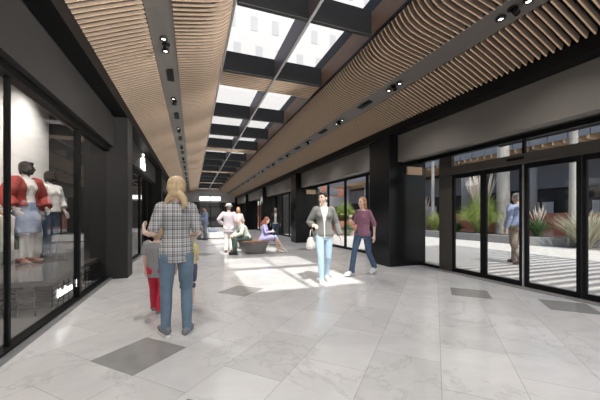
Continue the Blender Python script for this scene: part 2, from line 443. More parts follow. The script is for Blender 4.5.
for i, (a, b) in enumerate(leaf):
    d = sroot('door_%d' % (i + 2)); x = 5.70
    B(x - .025, x + .025, a, b, 0.01, .10).box(x - .025, x + .025, a, b, 2.16, 2.25).box(x - .025, x + .025, a, a + .055, .10, 2.16).box(x - .025, x + .025, b - .055, b, .10, 2.16).build('frame', 'black', d)
    B(x - .004, x + .004, a + .05, b - .05, .1, 2.16).build('pane', 'glass', d)
    if i == 1: B(x - .035, x + .02, a - .035, a - .005, .02, 2.24).build('seal_strip', 'silver', d)
# further right bays
for i in range(1, 5):
    a, b = edR[i], enR[i]
    w = sroot('window_%d' % k); k += 1
    f = MB().box(5.65, 5.75, a, b, 0, .08).box(5.65, 5.75, a, b, 2.70, 2.78); f.build('frame', 'black', w)
    for j in range(1, 4): B(5.66, 5.74, a + j * 1.55 - .04, a + j * 1.55 + .04, .08, 2.7).build('mullion', 'black', w)
    B(5.695, 5.705, a, b, .08, 2.7).build('pane', 'glass', w)
for q in piersR[:2]: struct('trim_%d' % n, B(5.23, 5.69, q - .05, q, 2.38, 2.58), 'wood'); n += 1
struct('wall_service', B(5.7, 9.0, 20.2, 20.3, 0, 3.3), 'wall_dark')

# ---------------------------------------------------------------- ceiling lamps and grilles
CL = [2.55 + 2.35 * i for i in range(14)]
def downlight():
    t = thing('downlight', '', 'ceiling light')
    MB().lathe([(.056, 0), (.056, -.03), (.036, -.035), (.034, -.01)], n=20).build('housing', 'charcoal', t, True)
    MB().lathe([(.030, -.012), (.028, -.022), (.001, -.026)], n=20).build('lens', 'lamp', t, True)
    return t
def adj():
    t = thing('adjustable_spotlight', '', 'ceiling light')
    MB().lathe([(.058, 0), (.058, -.012), (.05, -.014)], n=20).build('ring', 'black', t, True)
    MB().tube([(0, 0, .0), (0, -.03, -.05), (0, -.055, -.095)], [.03, .038, .038], 16).build('spot_head', 'black_gloss', t, True)
    return t
dl0 = downlight(); ad0 = adj(); first = True; firstA = True
for si, (sg, side) in enumerate(((-1, 'left'), (1, 'right'))):
    for i, y in enumerate(CL):
        x = XC + sg * 2.11; z = 3.922
        for j, dy in enumerate((-.17, 0, .17)):
            loc = (x - sg * (.02 if j == 1 else 0), y + dy, z)
            if j == 1:
                lb = 'black swivel spotlight in the %s lamp cluster along the %s ceiling strip' % (ORD[i], side)
                if firstA: o = ad0; o.location = loc; o['label'] = lb; firstA = False
                else: o = dup(ad0, loc, lb)
                o['group'] = 'swivel spotlights of the %s strip' % side
            else:
                lb = 'bright round downlight, %s of its pair, %s lamp cluster along the %s ceiling strip' % ('nearer' if j == 0 else 'farther', ORD[i], side)
                if first: o = dl0; o.location = loc; o['label'] = lb; first = False
                else: o = dup(dl0, loc, lb)
                o['group'] = 'downlights of the %s strip' % side
        if sg > 0 and i < 11: lamp('swivel_beam', 'SPOT', (x - .12, y, z - .14), 480, (-1, .9, 0), size=.04, angle=38)
        lamp('downlight_beam', 'SPOT', (x, y, z - .06), 165 if i < 4 else 135, (0, 0, -1), size=.06, angle=125)
for y in (.2, -2.15):  # added beams behind the camera, no fixtures, to brighten the near ceiling and floor
    for sg in (-1, 1): lamp('downlight_beam', 'SPOT', (XC + sg * 2.11, y, 3.86), 165, size=.06, angle=125)
    lamp('swivel_beam', 'SPOT', (XC + 1.99, y, 3.78), 1150, (-1, .9, 0), size=.04, angle=38)
vents = [CL[0] - .9] + [CL[i] + 1.05 for i in range(1, 13, 1)]
v0 = None
for side, sg in (('left', -1), ('right', 1)):
    for i, y in enumerate(vents[1:]):
        lb = 'black slotted air grille, %s from the camera in the %s ceiling strip' % (ORD[i], side)
        loc = (XC + sg * 2.11, y, 3.915)
        if v0 is None:
            v0 = thing('air_grille', lb, 'air vent', loc, 0, 'air grilles')
            B(-.07, .07, -.24, .24, -.006, .012).build('frame', 'black', v0)
            m = MB()
            for q in range(5): m.box(-.055 + q * .024, -.045 + q * .024, -.22, .22, -.014, -.004)
            m.build('slats', 'charcoal', v0)
        else: dup(v0, loc, lb, group='air grilles')
# ---------------------------------------------------------------- courtyard outside
struct('ground', B(5.72, 60, -25, 70, -.1, 0).box(-40, 5.72, -25, -6, -.1, 0), 'paving')
# slatted canopy over the doors (its shade falls in stripes on the paving)
cp = thing('entrance_canopy', 'slatted timber canopy over the paving outside the glass doors', 'canopy', (5.9, -3, 0))
m = MB()
y = 0
while y < 10.5: m.box(.05, 4.7, y, y + .07, 3.98, 4.14); y += .3
m.build('slats', 'wood', cp)
MB().box(0, .12, 0, 10.5, 3.8, 3.98).box(4.5, 4.62, 0, 10.5, 3.8, 3.98).build('beam', 'black', cp)
# long planter with kerb and terracotta back wall
pl = thing('planter', 'long low concrete planter bed with terracotta back wall in the courtyard', 'planter', (13.9, 5, 0))
MB().box(0, .25, 3.75, 17, 0, .38).box(0, 3, 17, 17.2, 0, .38).loft([[V((x, y, z)) for x, y in ((0, 3.75), (1.2, 2.0), (3.0, .9), (3.0, 1.15), (1.35, 2.2), (.25, 3.75))] for z in (0, .38)]).build('kerb', 'concrete', pl, bevel=.02)
MB().loft([[V((x, y, z)) for x, y in ((.25, 3.75), (1.35, 2.2), (2.9, 1.2), (2.9, 17), (.25, 17))] for z in (0, .33)]).build('soil', 'soil', pl)
B(2.7, 2.95, 0, 17, .3, 1.45).build('back_wall', 'terracotta', pl)
# long building opposite: canopy with fascia and slat soffit, columns, dark ground floor
bd = thing('courtyard_building', 'long low building across the courtyard with slatted canopy and white columns', 'building', (17, -4, 0))
m = MB()
for i in range(46): m.box(-.2, -.14, i * .85, i * .85 + .81, 5.0, 5.55)
m.build('fascia', 'cladding', bd)
m = MB()
for i in range(84): m.box(-.1, 3.2, i * .46, i * .46 + .09, 4.84, 5.2)
m.build('soffit_slats', 'wood', bd)
B(-.14, 3.3, 0, 39, 5.22, 5.5).build('canopy_roof', 'charcoal', bd)
B(3.2, 9, 0, 39, 0, 5.6).build('wall', 'wall_dark', bd)
B(2.9, 3.2, 0, 39, 2.95, 4.55).build('balcony', 'spandrel', bd)
for y in (7.0, 10.9, 14.8, 18.9, 23, 27, 31, 35): MB().lathe([(.28, 0), (.28, 5.0)], (.55, y, 0), 24).build('column', 'concrete', bd, True)
for y0, y1 in ((15.1, 15.8), (15.85, 16.6), (13.0, 13.4), (20, 21.5), (24, 26), (29, 31)):
    f = B(3.14, 3.2, y0, y1, .9, 2.2).build('window', 'charcoal', bd)
    B(3.12, 3.15, y0 + .05, y1 - .05, .95, 2.15).build('pane', 'facade_window', f)
B(2.4, 3.0, 8.9, 10.5, 0, 2.6).build('entrance_block', 'concrete', bd)
# building at the far end of the courtyard
be = thing('brick_building', 'terracotta building with pale balcony band at the courtyard end', 'building', (6, 36, 0))
B(0, 20, 0, 6, 0, 9).build('wall', 'terracotta', be)
MB().box(-.1, 20, -.8, -.65, 2.7, 3.9).box(-.1, 20, -.8, 0, 2.6, 2.75).build('balcony', 'facade_white', be)
for i in range(7):
    B(.6 + i * 2.6, 2.4 + i * 2.6, -.03, .02, 4.1, 6.0).build('window', 'spandrel', be)
    if i % 2: B(.6 + i * 2.6, 2.2 + i * 2.6, -.03, .02, .3, 2.4).build('shutter', 'charcoal', be)
tp = thing('planter_box', 'terracotta planter box seen through the second right window', 'planter', (9.4, 18.0, 0))
MB().box(0, 2.6, 0, .2, 0, .95).box(0, 2.6, 2.2, 2.4, 0, .95).box(0, .2, .2, 2.2, 0, .95).box(2.4, 2.6, .2, 2.2, 0, .95).build('walls', 'terracotta', tp, bevel=.02)
B(.2, 2.4, .2, 2.2, .0, .88).build('soil', 'soil', tp)
# tall pale building above the roof light
tb = thing('pale_tower', 'tall pale building with faint rows of windows seen through the roof glass', 'building', (-20, 52, 0))
B(0, 90, 0, 14, 0, 95).build('wall', 'tower_wall', tb)
for r in range(8):
    for c in range(12):
        x = 18 + c * 3.9 + (r % 2) * .9; z = 24 + r * 5.2
        B(x, x + 1.3, -.04, .02, z, z + 2.6).build('window', 'tower_window', tb)

def blades(n, h, spread, wid, droop, rnd, lean=1.0):
    mb = MB()
    for i in range(n):
        a = rnd.uniform(0, 2 * math.pi); q = rnd.random() ** .6; L = h * rnd.uniform(.65, 1.05)
        d = V((math.cos(a), math.sin(a), 0)); side = V((-d.y, d.x, 0)); b0 = d * spread * .18 * rnd.random()
        pts = []
        for k in range(6):
            t = k / 5; out = spread * q * lean * (t ** 1.5); up = L * t * math.cos(q * .6) - droop * q * L * t ** 3
            pts.append(b0 + d * out + V((0, 0, up)))
        vs = []; w = wid * rnd.uniform(.7, 1.1)
        for k, p in enumerate(pts):
            ww = w * (1 - .85 * (k / 5) ** 1.5) * .5
            vs += [p - side * ww, p + side * ww, p + V((0, 0, -.35 * ww)) + d * .3 * ww]
        fs = []
        for k in range(5):
            o = k * 3; fs += [(o, o + 1, o + 4, o + 3), (o + 1, o + 2, o + 5, o + 4), (o + 2, o, o + 3, o + 5)]
        mb.add(vs, fs)
    return mb
def plant(name, label, loc, n, h, sp, w, droop, m, seed, plumes=0, lean=1.0):
    t = thing(name, label, 'plant', loc); rnd = random.Random(seed)
    blades(n, h, sp, w, droop, rnd, lean).build('foliage', m, t)
    if plumes:
        mb = MB()
        for i in range(plumes):
            a = rnd.uniform(0, 6.28); q = rnd.uniform(.2, .8) * sp * .6; d = V((math.cos(a), math.sin(a), 0)); hh = h * rnd.uniform(1.0, 1.3)
            mb.tube([d * q * .2, d * q * .6 + V((0, 0, hh * .6)), d * q + V((0, 0, hh * .85)), d * q * 1.2 + V((0, 0, hh))], [.006, .006, .022, .004], 6)
        mb.build('plume', 'plume', t)
    return t
Z = .33
plant('grass_plant', 'tall bright green grass clump with feathery plumes beside the big palm trunk', (15.0, 11.75, Z), 1100, 2.75, 1.5, .04, .55, 'leaf', 1, 60)
plant('shrub_plant', 'small dark green bush left of the tall grass clump', (14.6, 13.0, Z), 260, .75, .5, .05, .4, 'leaf_dark', 2)
plant('grass_plant', 'mid green grass clump just behind the walking man outside', (15.0, 8.95, Z), 260, 1.15, .7, .045, .4, 'leaf_dark', 3, 18)
plant('agave_plant', 'big spiky pale agave at the planter corner by the thin trunk', (14.6, 7.0, .0), 260, 1.6, 1.05, .07, .05, 'leaf_pale', 4)
plant('agave_plant', 'spiky pale agave at the right edge of the doors', (14.9, 5.65, 0), 190, 1.6, 1.1, .075, .15, 'leaf_pale', 5)
plant('grass_plant', 'green grass clump seen through the narrow side light', (14.9, 15.0, Z), 260, 1.4, .8, .05, .4, 'leaf', 6)
plant('grass_plant', 'reddish grass clump behind the narrow side light', (15.6, 16.6, Z), 220, 1.9, .8, .05, .4, 'leaf_pale', 8, 30)
plant('shrub_plant', 'leafy green shrub in the terracotta planter box', (10.6, 19.2, .88), 420, 1.7, 1.1, .09, .5, 'leaf', 9)
plant('shrub_plant', 'dark shrub in front of the terracotta planter box', (9.7, 17.2, 0), 260, 1.0, .7, .07, .5, 'leaf_dark', 10)
def palm(label, loc, r, h, seed):
    t = thing('palm_tree', label, 'tree', loc); rnd = random.Random(seed)
    prof = []; n = int(h / .16)
    for i in range(n + 1):
        z = h * i / n; rr = r * (1.12 - .3 * i / n + .35 * math.exp(-z / .4)) ; prof += [(rr * 1.02, z), (rr * .97, z + .07)]
    MB().lathe(prof, (0, 0, 0), 20).build('trunk', 'trunk', t, True)
    MB().lathe([(r * .8, h), (r * .75, h + .5), (r * .3, h + 1.0)], n=14).build('crown_shaft', 'leaf', t, True)
    mb = MB()
    for i in range(16):
        a = i * 2.4 + rnd.random() * .3; d = V((math.cos(a), math.sin(a), 0)); sd = V((-d.y, d.x, 0)); el = rnd.uniform(.1, 1.1); L = rnd.uniform(1.8, 2.4)
        prev = None
        for k in range(15):
            tt = k / 14; p = V((0, 0, h + .9)) + d * L * tt * math.cos(el * (1 - tt)) + V((0, 0, L * (el * tt - .9 * tt * tt)))
            if k > 1:
                for s in (-1, 1):
                    w = .5 * (1 - abs(2 * tt - 1) ** 2) + .08; tip = p + sd * s * w + d * .18 - V((0, 0, .25 * w))
                    mb.add([p - d * .03, p + d * .03, tip, p + V((0, 0, -.015))], [(0, 1, 2), (0, 2, 3), (1, 3, 2)])
    mb.build('frond', 'leaf', t)
palm('thick pale palm trunk rising right of the tall grass clump', (15.5, 10.9, .34), .29, 8.0, 1)
palm('thin pale trunk with green shaft rising behind the big agave', (15.55, 7.85, .34), .165, 5.2, 2)
palm('slender white trunk at the left edge of the entrance doors', (15.5, 14.3, .34), .15, 7.0, 3)
palm('slender white trunk seen through the narrow side light', (15.5, 15.75, .34), .11, 7.0, 4)

# ---------------------------------------------------------------- things in the mall
hb = thing('hexagonal_bench', 'hexagonal concrete bench with brown wooden seat in the sun patch', 'bench', (2.05, 10.3, 0), R(10))
def hexring(r, z): return [V((r * math.cos(R(60 * i)), r * math.sin(R(60 * i)), z)) for i in range(6)]
MB().loft([hexring(.42, 0), hexring(.58, .40)]).build('base', 'concrete_dark', hb, bevel=.01)
MB().loft([hexring(.61, .40), hexring(.61, .445)]).build('seat', 'bench_wood', hb, bevel=.008)
wb = thing('plinth_bench', 'long low white plinth bench behind the man in the hat', 'bench', (.75, 17.6, 0))
B(0, 2.4, 0, .7, .04, .34).build('body', 'white_paint', wb, bevel=.01); B(.05, 2.35, .05, .65, 0, .04).build('kick_base', 'black', wb)
bg_ = thing('duffel_bag', 'dark grey bag lying on the white plinth bench', 'bag', (1.12, 17.9, .34))
MB().tube([(-.26, 0, .12), (-.2, 0, .13), (.2, 0, .13), (.26, 0, .12)], [.09, .13, .13, .09], 16).build('body', 'slate_cloth', bg_, True)
MB().tube([(-.1, -.1, .2), (-.08, -.08, .3), (.08, -.08, .3), (.1, -.1, .2)], .014, 8).build('handle', 'black_cloth', bg_, True)
# shop window display
pf = thing('display_platform', 'low grey display platform on a black wire frame inside the shop window', 'platform', (-1.72, 4.72, 0))
B(-1.5, -.06, .05, 3.6, .38, .45).build('deck', 'plinth', pf)
m = MB()
for z in (.10, .17, .24, .31): m.box(-1.5, 0, 0, .012, z, z + .012).box(-.012, 0, 0, 3.6, z, z + .012)
for i in range(9): m.box(-i * .18 - .012, -i * .18, 0, .014, 0.0, .38)
for i in range(21): m.box(-.013, 0, i * .18, i * .18 + .012, 0.0, .38)
m.build('wire_frame', 'black', pf)
def text(body, name, m, size, loc, rot, ext, parent=None):
    c = bpy.data.curves.new(name, 'FONT'); c.body = body; c.size = size; c.extrude = ext; c.offset = size * .015
    tmp = bpy.data.objects.new('tmp', c); C.objects.link(tmp)
    me = bpy.data.meshes.new_from_object(tmp.evaluated_get(bpy.context.evaluated_depsgraph_get())); bpy.data.objects.remove(tmp)
    me.materials.clear(); me.materials.append(M[m]); o = bpy.data.objects.new(name, me); C.objects.link(o); o.location = loc; o.rotation_euler = rot
    if parent: o.parent = parent
    return o
wl = thing('window_lettering', 'white shop lettering stuck low on the left shop window', 'lettering', (-1.652, 4.66, .232), R(90))
text('Madison', 'word', 'sign', .155, (0, 0, 0), (R(90), 0, 0), .002, wl)
text('!', 'exclamation_mark', 'sign', .155, (.66, 0, 0), (R(90), 0, 0), .002, wl)
sg_ = thing('shop_sign', 'small glowing white sign on the second left fascia', 'sign', (-1.52, 10.25, 2.8))
m = MB().box(.0, .05, 0, .72, 0, .06)
for i, (a, b, h) in enumerate(((0, .1, .22), (.13, .2, .18), (.23, .31, .24), (.34, .42, .2), (.45, .55, .22), (.58, .68, .17))): m.box(0, .05, a, b, .07, .07 + h)
m.build('lower_row', 'sign', sg_)
m = MB()
for a, b, z0, z1 in ((.2, .58, .31, .36), (.26, .52, .37, .38), (.32, .46, .44, .50)): m.box(0, .05, a, b, z0, z1)
m.build('upper_row', 'sign', sg_)
# clothes rack against the white wall
rk = thing('clothes_rack', 'black clothes rack behind the front shop mullion', 'clothes rack', (-3.02, 5.75, 0))
MB().tube([(0, 0, .02), (0, 0, 1.45), (0, .8, 1.45), (0, .8, .02)], .014, 8).build('rail', 'black', rk, True)
for yy in (0, .8): MB().tube([(-.2, yy, .02), (.2, yy, .02)], .016, 8).build('foot', 'black', rk, True)
for i, (cm, nm, c2) in enumerate((('jacket_red', 'red', 0), ('pale_green', 'pale green', 0), ('hair_ginger', 'orange-brown', .0), ('white_cloth', 'white', 0), ('dark_green', 'dark green', 0))):
    g = thing('hanging_shirt', nm + ' shirt hanging on the black clothes rack', 'shirt', (-3.02, 5.85 + i * .15, 0), 0, 'shirts on the rack')
    MB().loft([[V((x * 1.0, y, z)) for x, y in ((-w, -.03), (w, -.03), (w, .03), (-w, .03))] for w, z in ((.19, .72), (.19, 1.05), (.21, 1.28), (.08, 1.38))]).build('body', cm, g, bevel=.015)
    MB().tube([(-.15, 0, 1.33), (0, 0, 1.39), (.15, 0, 1.33)], .006, 6).tube([(0, 0, 1.39), (0, 0, 1.44), (.015, 0, 1.47)], .004, 6).build('hanger', 'steel_grey', g, True)
# shop spot lamps
sl = None
for i, (x, y) in enumerate(((-2.3, 3.2), (-2.3, 4.7), (-2.3, 6.2), (-2.3, 7.7))):
    lb = 'small white spotlight, %s on the shop ceiling behind the left window' % ORD[i]
    if sl is None:
        sl = thing('shop_spotlight', lb, 'ceiling light', (x, y, 4.2), 0, 'shop spotlights')
        MB().lathe([(.05, 0), (.05, -.14), (.04, -.14), (.04, -.1)], n=16).build('housing', 'white_paint', sl, True)
        MB().lathe([(.039, -.1), (.03, -.125), (.001, -.13)], n=16).build('lens', 'lamp', sl, True)
    else: dup(sl, (x, y, 4.2), lb)
    lamp('shop_beam', 'SPOT', (x, y, 4.04), 170, (-.55, .05, -1), col=(1, .98, .95), size=.05, angle=110)
# ---------------------------------------------------------------- people
FEM = [(-.13, .10, .085), (-.07, .165, .112), (0.0, .172, .115), (.10, .138, .095), (.20, .122, .085), (.30, .142, .10), (.38, .152, .112), (.45, .148, .082), (.49, .105, .065), (.52, .054, .056), (.60, .05, .052)]
MAL = [(-.13, .10, .09), (-.07, .158, .11), (0.0, .165, .115), (.10, .155, .11), (.20, .158, .11), (.30, .175, .118), (.38, .188, .118), (.45, .19, .09), (.49, .115, .07), (.52, .06, .06), (.60, .056, .056)]
def person(name, label, cat, loc, rz, H, P, skin, wear, hair, sex='F', vox=.009, face=True, head_mat=None, group=None):
    k = H / 1.70
    t = thing(name, label, cat, loc, rz, group)
    K = lambda p: V(p) * k
    ST = FEM if sex == 'F' else MAL
    J = dict(hip=(.088, 0, .90), knee=(.092, .03, .49), ank=(.095, -.02, .085), toe=(.12, 1, 0), sh=(.15, 0, 1.39) if sex == 'F' else (.178, 0, 1.39), elb=(.225, -.04, 1.115), wri=(.245, .05, .88), hd=None, hn=None, curl=.5)
    def j(side, key):
        d = P.get(side, {})
        if key in d: return V(d[key]) if key != 'curl' else d[key]
        v = J[key]
        if v is None or key == 'curl': return v
        return V((v[0] * (1 if side == 'R' else -1), v[1], v[2]))
    pel = V(P.get('pel', (0, 0, .93))); nb = V(P.get('neck', (0, -.01, 1.43)))
    ax = (nb - pel); sc = ax.length / .50; ax.normalize()
    rx = V((1, 0, 0)); rx = (rx - ax * rx.dot(ax)).normalized(); ry = ax.cross(rx)
    if 'twist' in P:
        q = Quaternion(ax, P['twist']); rx = q @ rx; ry = q @ ry
    AF = .86 if sex == 'F' else 1.0
    def ring(s, a, b, yo=0, n=20): c = pel + ax * s * sc + ry * yo; return [K(c + rx * a * math.cos(2 * math.pi * i / n) + ry * b * math.sin(2 * math.pi * i / n)) for i in range(n)]
    # head frame
    Q = Quaternion((0, 0, 1), P.get('yaw', 0)) @ Quaternion((1, 0, 0), P.get('pitch', 0))
    hc = nb + ax * .09 + (Q @ V((0, .025, .085)))
    hp = lambda x, y, z: K(hc + Q @ V((x, y, z)))
    hs = P.get('headscale', 1.0)
    def hball(mb, c, r, n=14): mb.ball(hp(*[q * hs for q in c]), V(r) * k * hs, n, 10, Q)
    b = MB()
    b.loft([ring(*s) for s in ST])
    if sex == 'F':
        for s in (-1, 1): b.ball(K(pel + ax * .335 * sc + rx * s * .068 + ry * .072), .054 * k)
    for s in (-1, 1): b.ball(K(pel - ax * .06 + rx * s * .075 - ry * .045), .082 * k)
    def head(mb):
        hball(mb, (0, -.012, .02), (.073, .094, .092)); hball(mb, (0, .022, -.035), (.057, .066, .078)); hball(mb, (0, .05, -.085), (.03, .03, .026))
        hball(mb, (0, .094, -.022), (.0115, .02, .02)); hball(mb, (0, .088, .0), (.009, .012, .028))
        for s in (-1, 1):
            hball(mb, (.074 * s, -.01, -.015), (.012, .02, .032)); hball(mb, (.034 * s, .06, -.03), (.026, .022, .026)); hball(mb, (.03 * s, .079, .022), (.024, .012, .008))
        hball(mb, (0, .082, -.06), (.022, .012, .011))
        mb.tube([K(nb - ax * .02), K(hc + Q @ V((0, -.02, -.04)))], [.056 * k, .05 * k], 14)
    if head_mat is None: head(b)
    else: b.tube([K(nb - ax * .02), K(nb + ax * .06)], [.053 * k, .05 * k], 14)
    legs = {}; LF = P.get('leg', 1.0)
    for s in 'RL':
        sg = 1 if s == 'R' else -1
        h, kn, an, el, wr, sh = (j(s, q) for q in ('hip', 'knee', 'ank', 'elb', 'wri', 'sh'))
        toe = j(s, 'toe').normalized(); legs[s] = (h, kn, an, toe)
        m1 = h.lerp(kn, .5); m2 = kn.lerp(an, .35)
        b.tube([K(h + V((0, 0, .02))), K(m1), K(kn), K(m2), K(kn.lerp(an, .8)), K(an)], [q_ * k * LF for q_ in (.088, .076, .055, .055, .039, .036)], 14, True)
        fdn = toe.cross(V((sg, 0, 0)));
        b.tube([K(an + V((0, 0, -.02)) - toe * .045 + V((0, 0, -.02))), K(an - V((0, 0, .035)) + toe * .04), K(an - V((0, 0, .052)) + toe * .13), K(an - V((0, 0, .058)) + toe * .19)], [.036 * k, .036 * k, .034 * k, .022 * k], 12, True)
        b.tube([K(sh - V((sg * .03, 0, -.005))), K(sh.lerp(el, .25)), K(el), K(el.lerp(wr, .3)), K(wr)], [.054 * AF * k, .047 * AF * k, .037 * AF * k, .037 * AF * k, .026 * AF * k], 12, True)
        # hand
        d = j(s, 'hd') if j(s, 'hd') is not None else (wr - el); d = V(d).normalized()
        nn = j(s, 'hn') if j(s, 'hn') is not None else V((-sg, 0, 0)); nn = (nn - d * nn.dot(d)).normalized(); la = d.cross(nn).normalized()
        th = la if la.dot(V((0, 1, .4))) > 0 else -la
        cu = j(s, 'curl')
        b.loft([[K(wr + d * q + la * w * math.cos(2 * math.pi * i / 12) + nn * z * math.sin(2 * math.pi * i / 12)) for i in range(12)] for q, w, z in ((-.01, .026, .022), (.03, .036, .018), (.07, .042, .016), (.095, .038, .012))])
        for f, (o, L) in enumerate(((.03, .07), (.01, .08), (-.01, .075), (-.029, .058))):
            p = wr + d * .085 + th * o; pts = [p]; dd = d
            for seg, fr in enumerate((.45, .32, .23)):
                ang = cu * (.5 + .35 * seg); q2 = math.cos(ang); dd = d * q2 + nn * math.sin(ang); p = p + dd * L * fr * 1.05; pts.append(p)
            b.tube([K(q) for q in pts], [.0098 * k, .0092 * k, .0084 * k, .007 * k], 8, True)
        p0 = wr + d * .03 + th * .028; b.tube([K(p0), K(p0 + d * .028 + th * .026 + nn * .012), K(p0 + d * .058 + th * .03 + nn * .022)], [.013 * k, .011 * k, .008 * k], 8, True)
    b.remesh('body', skin, t, vox * min(1, k + .1) if vox < .008 else vox, 3)
    if head_mat is not None:
        hm = MB(); head(hm); hm.remesh('head', head_mat, t, vox, 3)
    if face:
        for s in (-1, 1):
            e = MB(); hball(e, (.031 * s, .0835, .003), (.011, .006, .006)); e.build('eye', 'eye', t, True)
            e = MB(); hball(e, (.031 * s, .0905, .026), (.018, .005, .0035)); e.build('eyebrow', hair[0] if hair else 'hair_dark', t, True)
        e = MB(); hball(e, (0, .0915, -.06), (.02, .006, .008)); e.build('lips', 'lips', t, True)
    # clothes
    for g in wear:
        kind, m = g[0], g[1]; o = g[2] if len(g) > 2 else {}
        mb = MB(); off = o.get('off', .014); gname = o.get('name', kind)
        if kind in ('shirt', 'jacket', 'dress', 'cardigan'):
            hem = o.get('hem', -.04); st = [(s[0], s[1] + off, s[2] + off) for s in ST if s[0] >= hem - .001 and s[0] <= .47]
            def at(s):
                for a, c in zip(ST, ST[1:]):
                    if a[0] <= s <= c[0]:
                        f = (s - a[0]) / (c[0] - a[0]); return (s, a[1] + (c[1] - a[1]) * f + off, a[2] + (c[2] - a[2]) * f + off)
                return (s, .17 + off + o.get('flare', 0), .115 + off + o.get('flare', 0))
            st = [at(hem)] + [q for q in st if q[0] > hem + .005] + [(.487, .105 + off, .065 + off * .8)] + ([(.515, .062 + off, .06 + off)] if o.get('collar') else [])
            if o.get('loose'):
                mn = o['loose']; st = [(q[0], max(q[1], mn) if q[0] < .4 else q[1], max(q[2], mn * .68, .148 if q[0] < .04 else 0) if q[0] < .4 else q[2]) for q in st]
            mb.loft([ring(*q) for q in st])
            if sex == 'F':
                for s in (-1, 1): mb.ball(K(pel + ax * .335 * sc + rx * s * .068 + ry * .072), (.054 + off * .8) * k)
            if hem < -.03 and not o.get('loose'):
                for s in (-1, 1): mb.ball(K(pel - ax * .02 + rx * s * .075 - ry * .045), (.088 + off * .6) * k)
            sl = o.get('sleeve', 1.0)
            for s in 'RL':
                sg = 1 if s == 'R' else -1
                sh, el, wr = j(s, 'sh'), j(s, 'elb'), j(s, 'wri'); so = off + o.get('sloose', 0)
                pts = [sh - V((sg * .04, 0, -.008)), sh + V((0, 0, 0))]; rr = [.058 * AF + off * .6, .056 * AF + so * .7]
                if sl <= .5: pts.append(sh.lerp(el, sl * 2)); rr.append(.048 * AF + so)
                else:
                    pts += [sh.lerp(el, .5), el, el.lerp(wr, (sl - .5) * 2 * .5), el.lerp(wr, (sl - .5) * 2)]; rr += [.048 * AF + so, .042 * AF + so, .04 * AF + so, .033 * AF + so]
                mb.tube([K(q) for q in pts], [q * k for q in rr], 14)
                mb.ball(K(sh), (.055 * AF + off * .6) * k)
        elif kind in ('jeans', 'trousers', 'shorts'):
            mb.loft([ring(s, a + off, c + off) for s, a, c in ((-.12, .12, .10), (-.07, .165, .112), (0, .17, .115), (.07, .15, .10))])
            for s in (-1, 1): mb.ball(K(pel - ax * .06 + rx * s * .075 - ry * .045), (.084 + off) * k)
            ln = o.get('len', 1.0)
            for s in 'RL':
                h, kn, an, toe = legs[s]; fl_ = o.get('flare', 0)
                if ln < .6: pts = [h, h.lerp(kn, .5), h.lerp(kn, ln * 2)]; rr = [.092 + off, .08 + off, .068 + off + fl_]
                else:
                    e = an + (kn - an) * (1 - ln) * 2; lo = V((0, 0, -.035)) if ln >= .99 else V((0, 0, 0))
                    pts = [h, h.lerp(kn, .5), kn, kn.lerp(e, .4), kn.lerp(e, .8), e + lo]; rr = [.09 + off, .077 + off, .058 + off, .057 + off, .047 + off + fl_ * .6, .045 + off + fl_]
                mb.tube([K(q) for q in pts], [q * k for q in rr], 16); mb.ball(K(kn), (.058 + off) * k); mb.ball(K(h + V((0, 0, .02))), (.093 + off) * k)
        elif kind == 'skirt':
            mb.loft([ring(s, a + off, c + off) for s, a, c in o['st']])
        elif kind in ('shoes', 'sandals'):
            for s in 'RL':
                h, kn, an, toe = legs[s]; sh_ = MB(); up = V((0, 0, 1)); ht = o.get('heel', 0)
                tz = V((toe.x, toe.y, 0)).normalized() if abs(toe.z) < .6 else toe
                base = an - V((0, 0, .03))
                sh_.tube([K(base - toe * .05), K(base + toe * .03 - V((0, 0, .002))), K(base + toe * .11 - V((0, 0, .018))), K(base + toe * .19 - V((0, 0, .024)))], [.042 * k, .045 * k, .042 * k, .028 * k], 14, True)
                so_ = sh_.remesh(gname[:-1] if gname.endswith('s') else gname, m, t, max(vox, .008), 3)
                sole = MB(); w_ = toe.cross(V((0, 0, 1)))
                w_ = w_.normalized() if w_.length > .1 else V((1, 0, 0)); dn = toe.cross(w_).normalized()
                if dn.z > 0: dn = -dn
                prof = [(-.092, .022), (-.07, .037), (0, .038), (.08, .045), (.15, .043), (.2, .028), (.216, .012)]
                c0 = base + dn * .036
                out = [c0 + toe * a + w_ * b_ for a, b_ in prof] + [c0 + toe * a - w_ * b_ for a, b_ in reversed(prof)]
                sole.loft([[K(q) for q in out], [K(q + dn * .020) for q in out]]); sole.build('sole', o.get('sole', 'white_paint'), so_)
            continue
        go = mb.remesh(gname, m, t, max(vox, .008) * (1 if H > 1.3 else .85), o.get('it', 3))
        if o.get('open'):
            w0, w1, zb, zt = o['open']; bm = bmesh.new(); bm.from_mesh(go.data)
            dead = []
            for f in bm.faces:
                c = f.calc_center_median() / k; rel = c - pel; s_ = rel.dot(ax); xx = rel.dot(rx); yy = rel.dot(ry)
                u = min(1, max(0, (s_ - zb) / (zt - zb))); w = w0 + (w1 - w0) * u
                if (yy > .02 and abs(xx) < w and s_ < zt + .05) or s_ < o.get('cut', -.5): dead.append(f)
            bmesh.ops.delete(bm, geom=dead, context='FACES')
            for _ in range(8):
                mv = {}
                for v in bm.verts:
                    if v.is_boundary:
                        nb_ = [e.other_vert(v).co for e in v.link_edges if e.is_boundary]
                        if len(nb_) == 2: mv[v] = v.co * .4 + (nb_[0] + nb_[1]) * .3
                for v, q_ in mv.items(): v.co = q_
            bm.to_mesh(go.data); bm.free()
            sd = go.modifiers.new('cloth', 'SOLIDIFY'); sd.thickness = .006; sd.offset = 0
    if hair:
        mb = MB()
        for c, r in hair[1]: hball(mb, c, r)
        for pts, rr in (hair[2] if len(hair) > 2 else []):
            mb.tube([hp(*[q * hs for q in p]) for p in pts], [q * k * hs for q in rr], 10, True)
        mb.remesh('hair', hair[0], t, vox, 2)
    t['_k'] = k
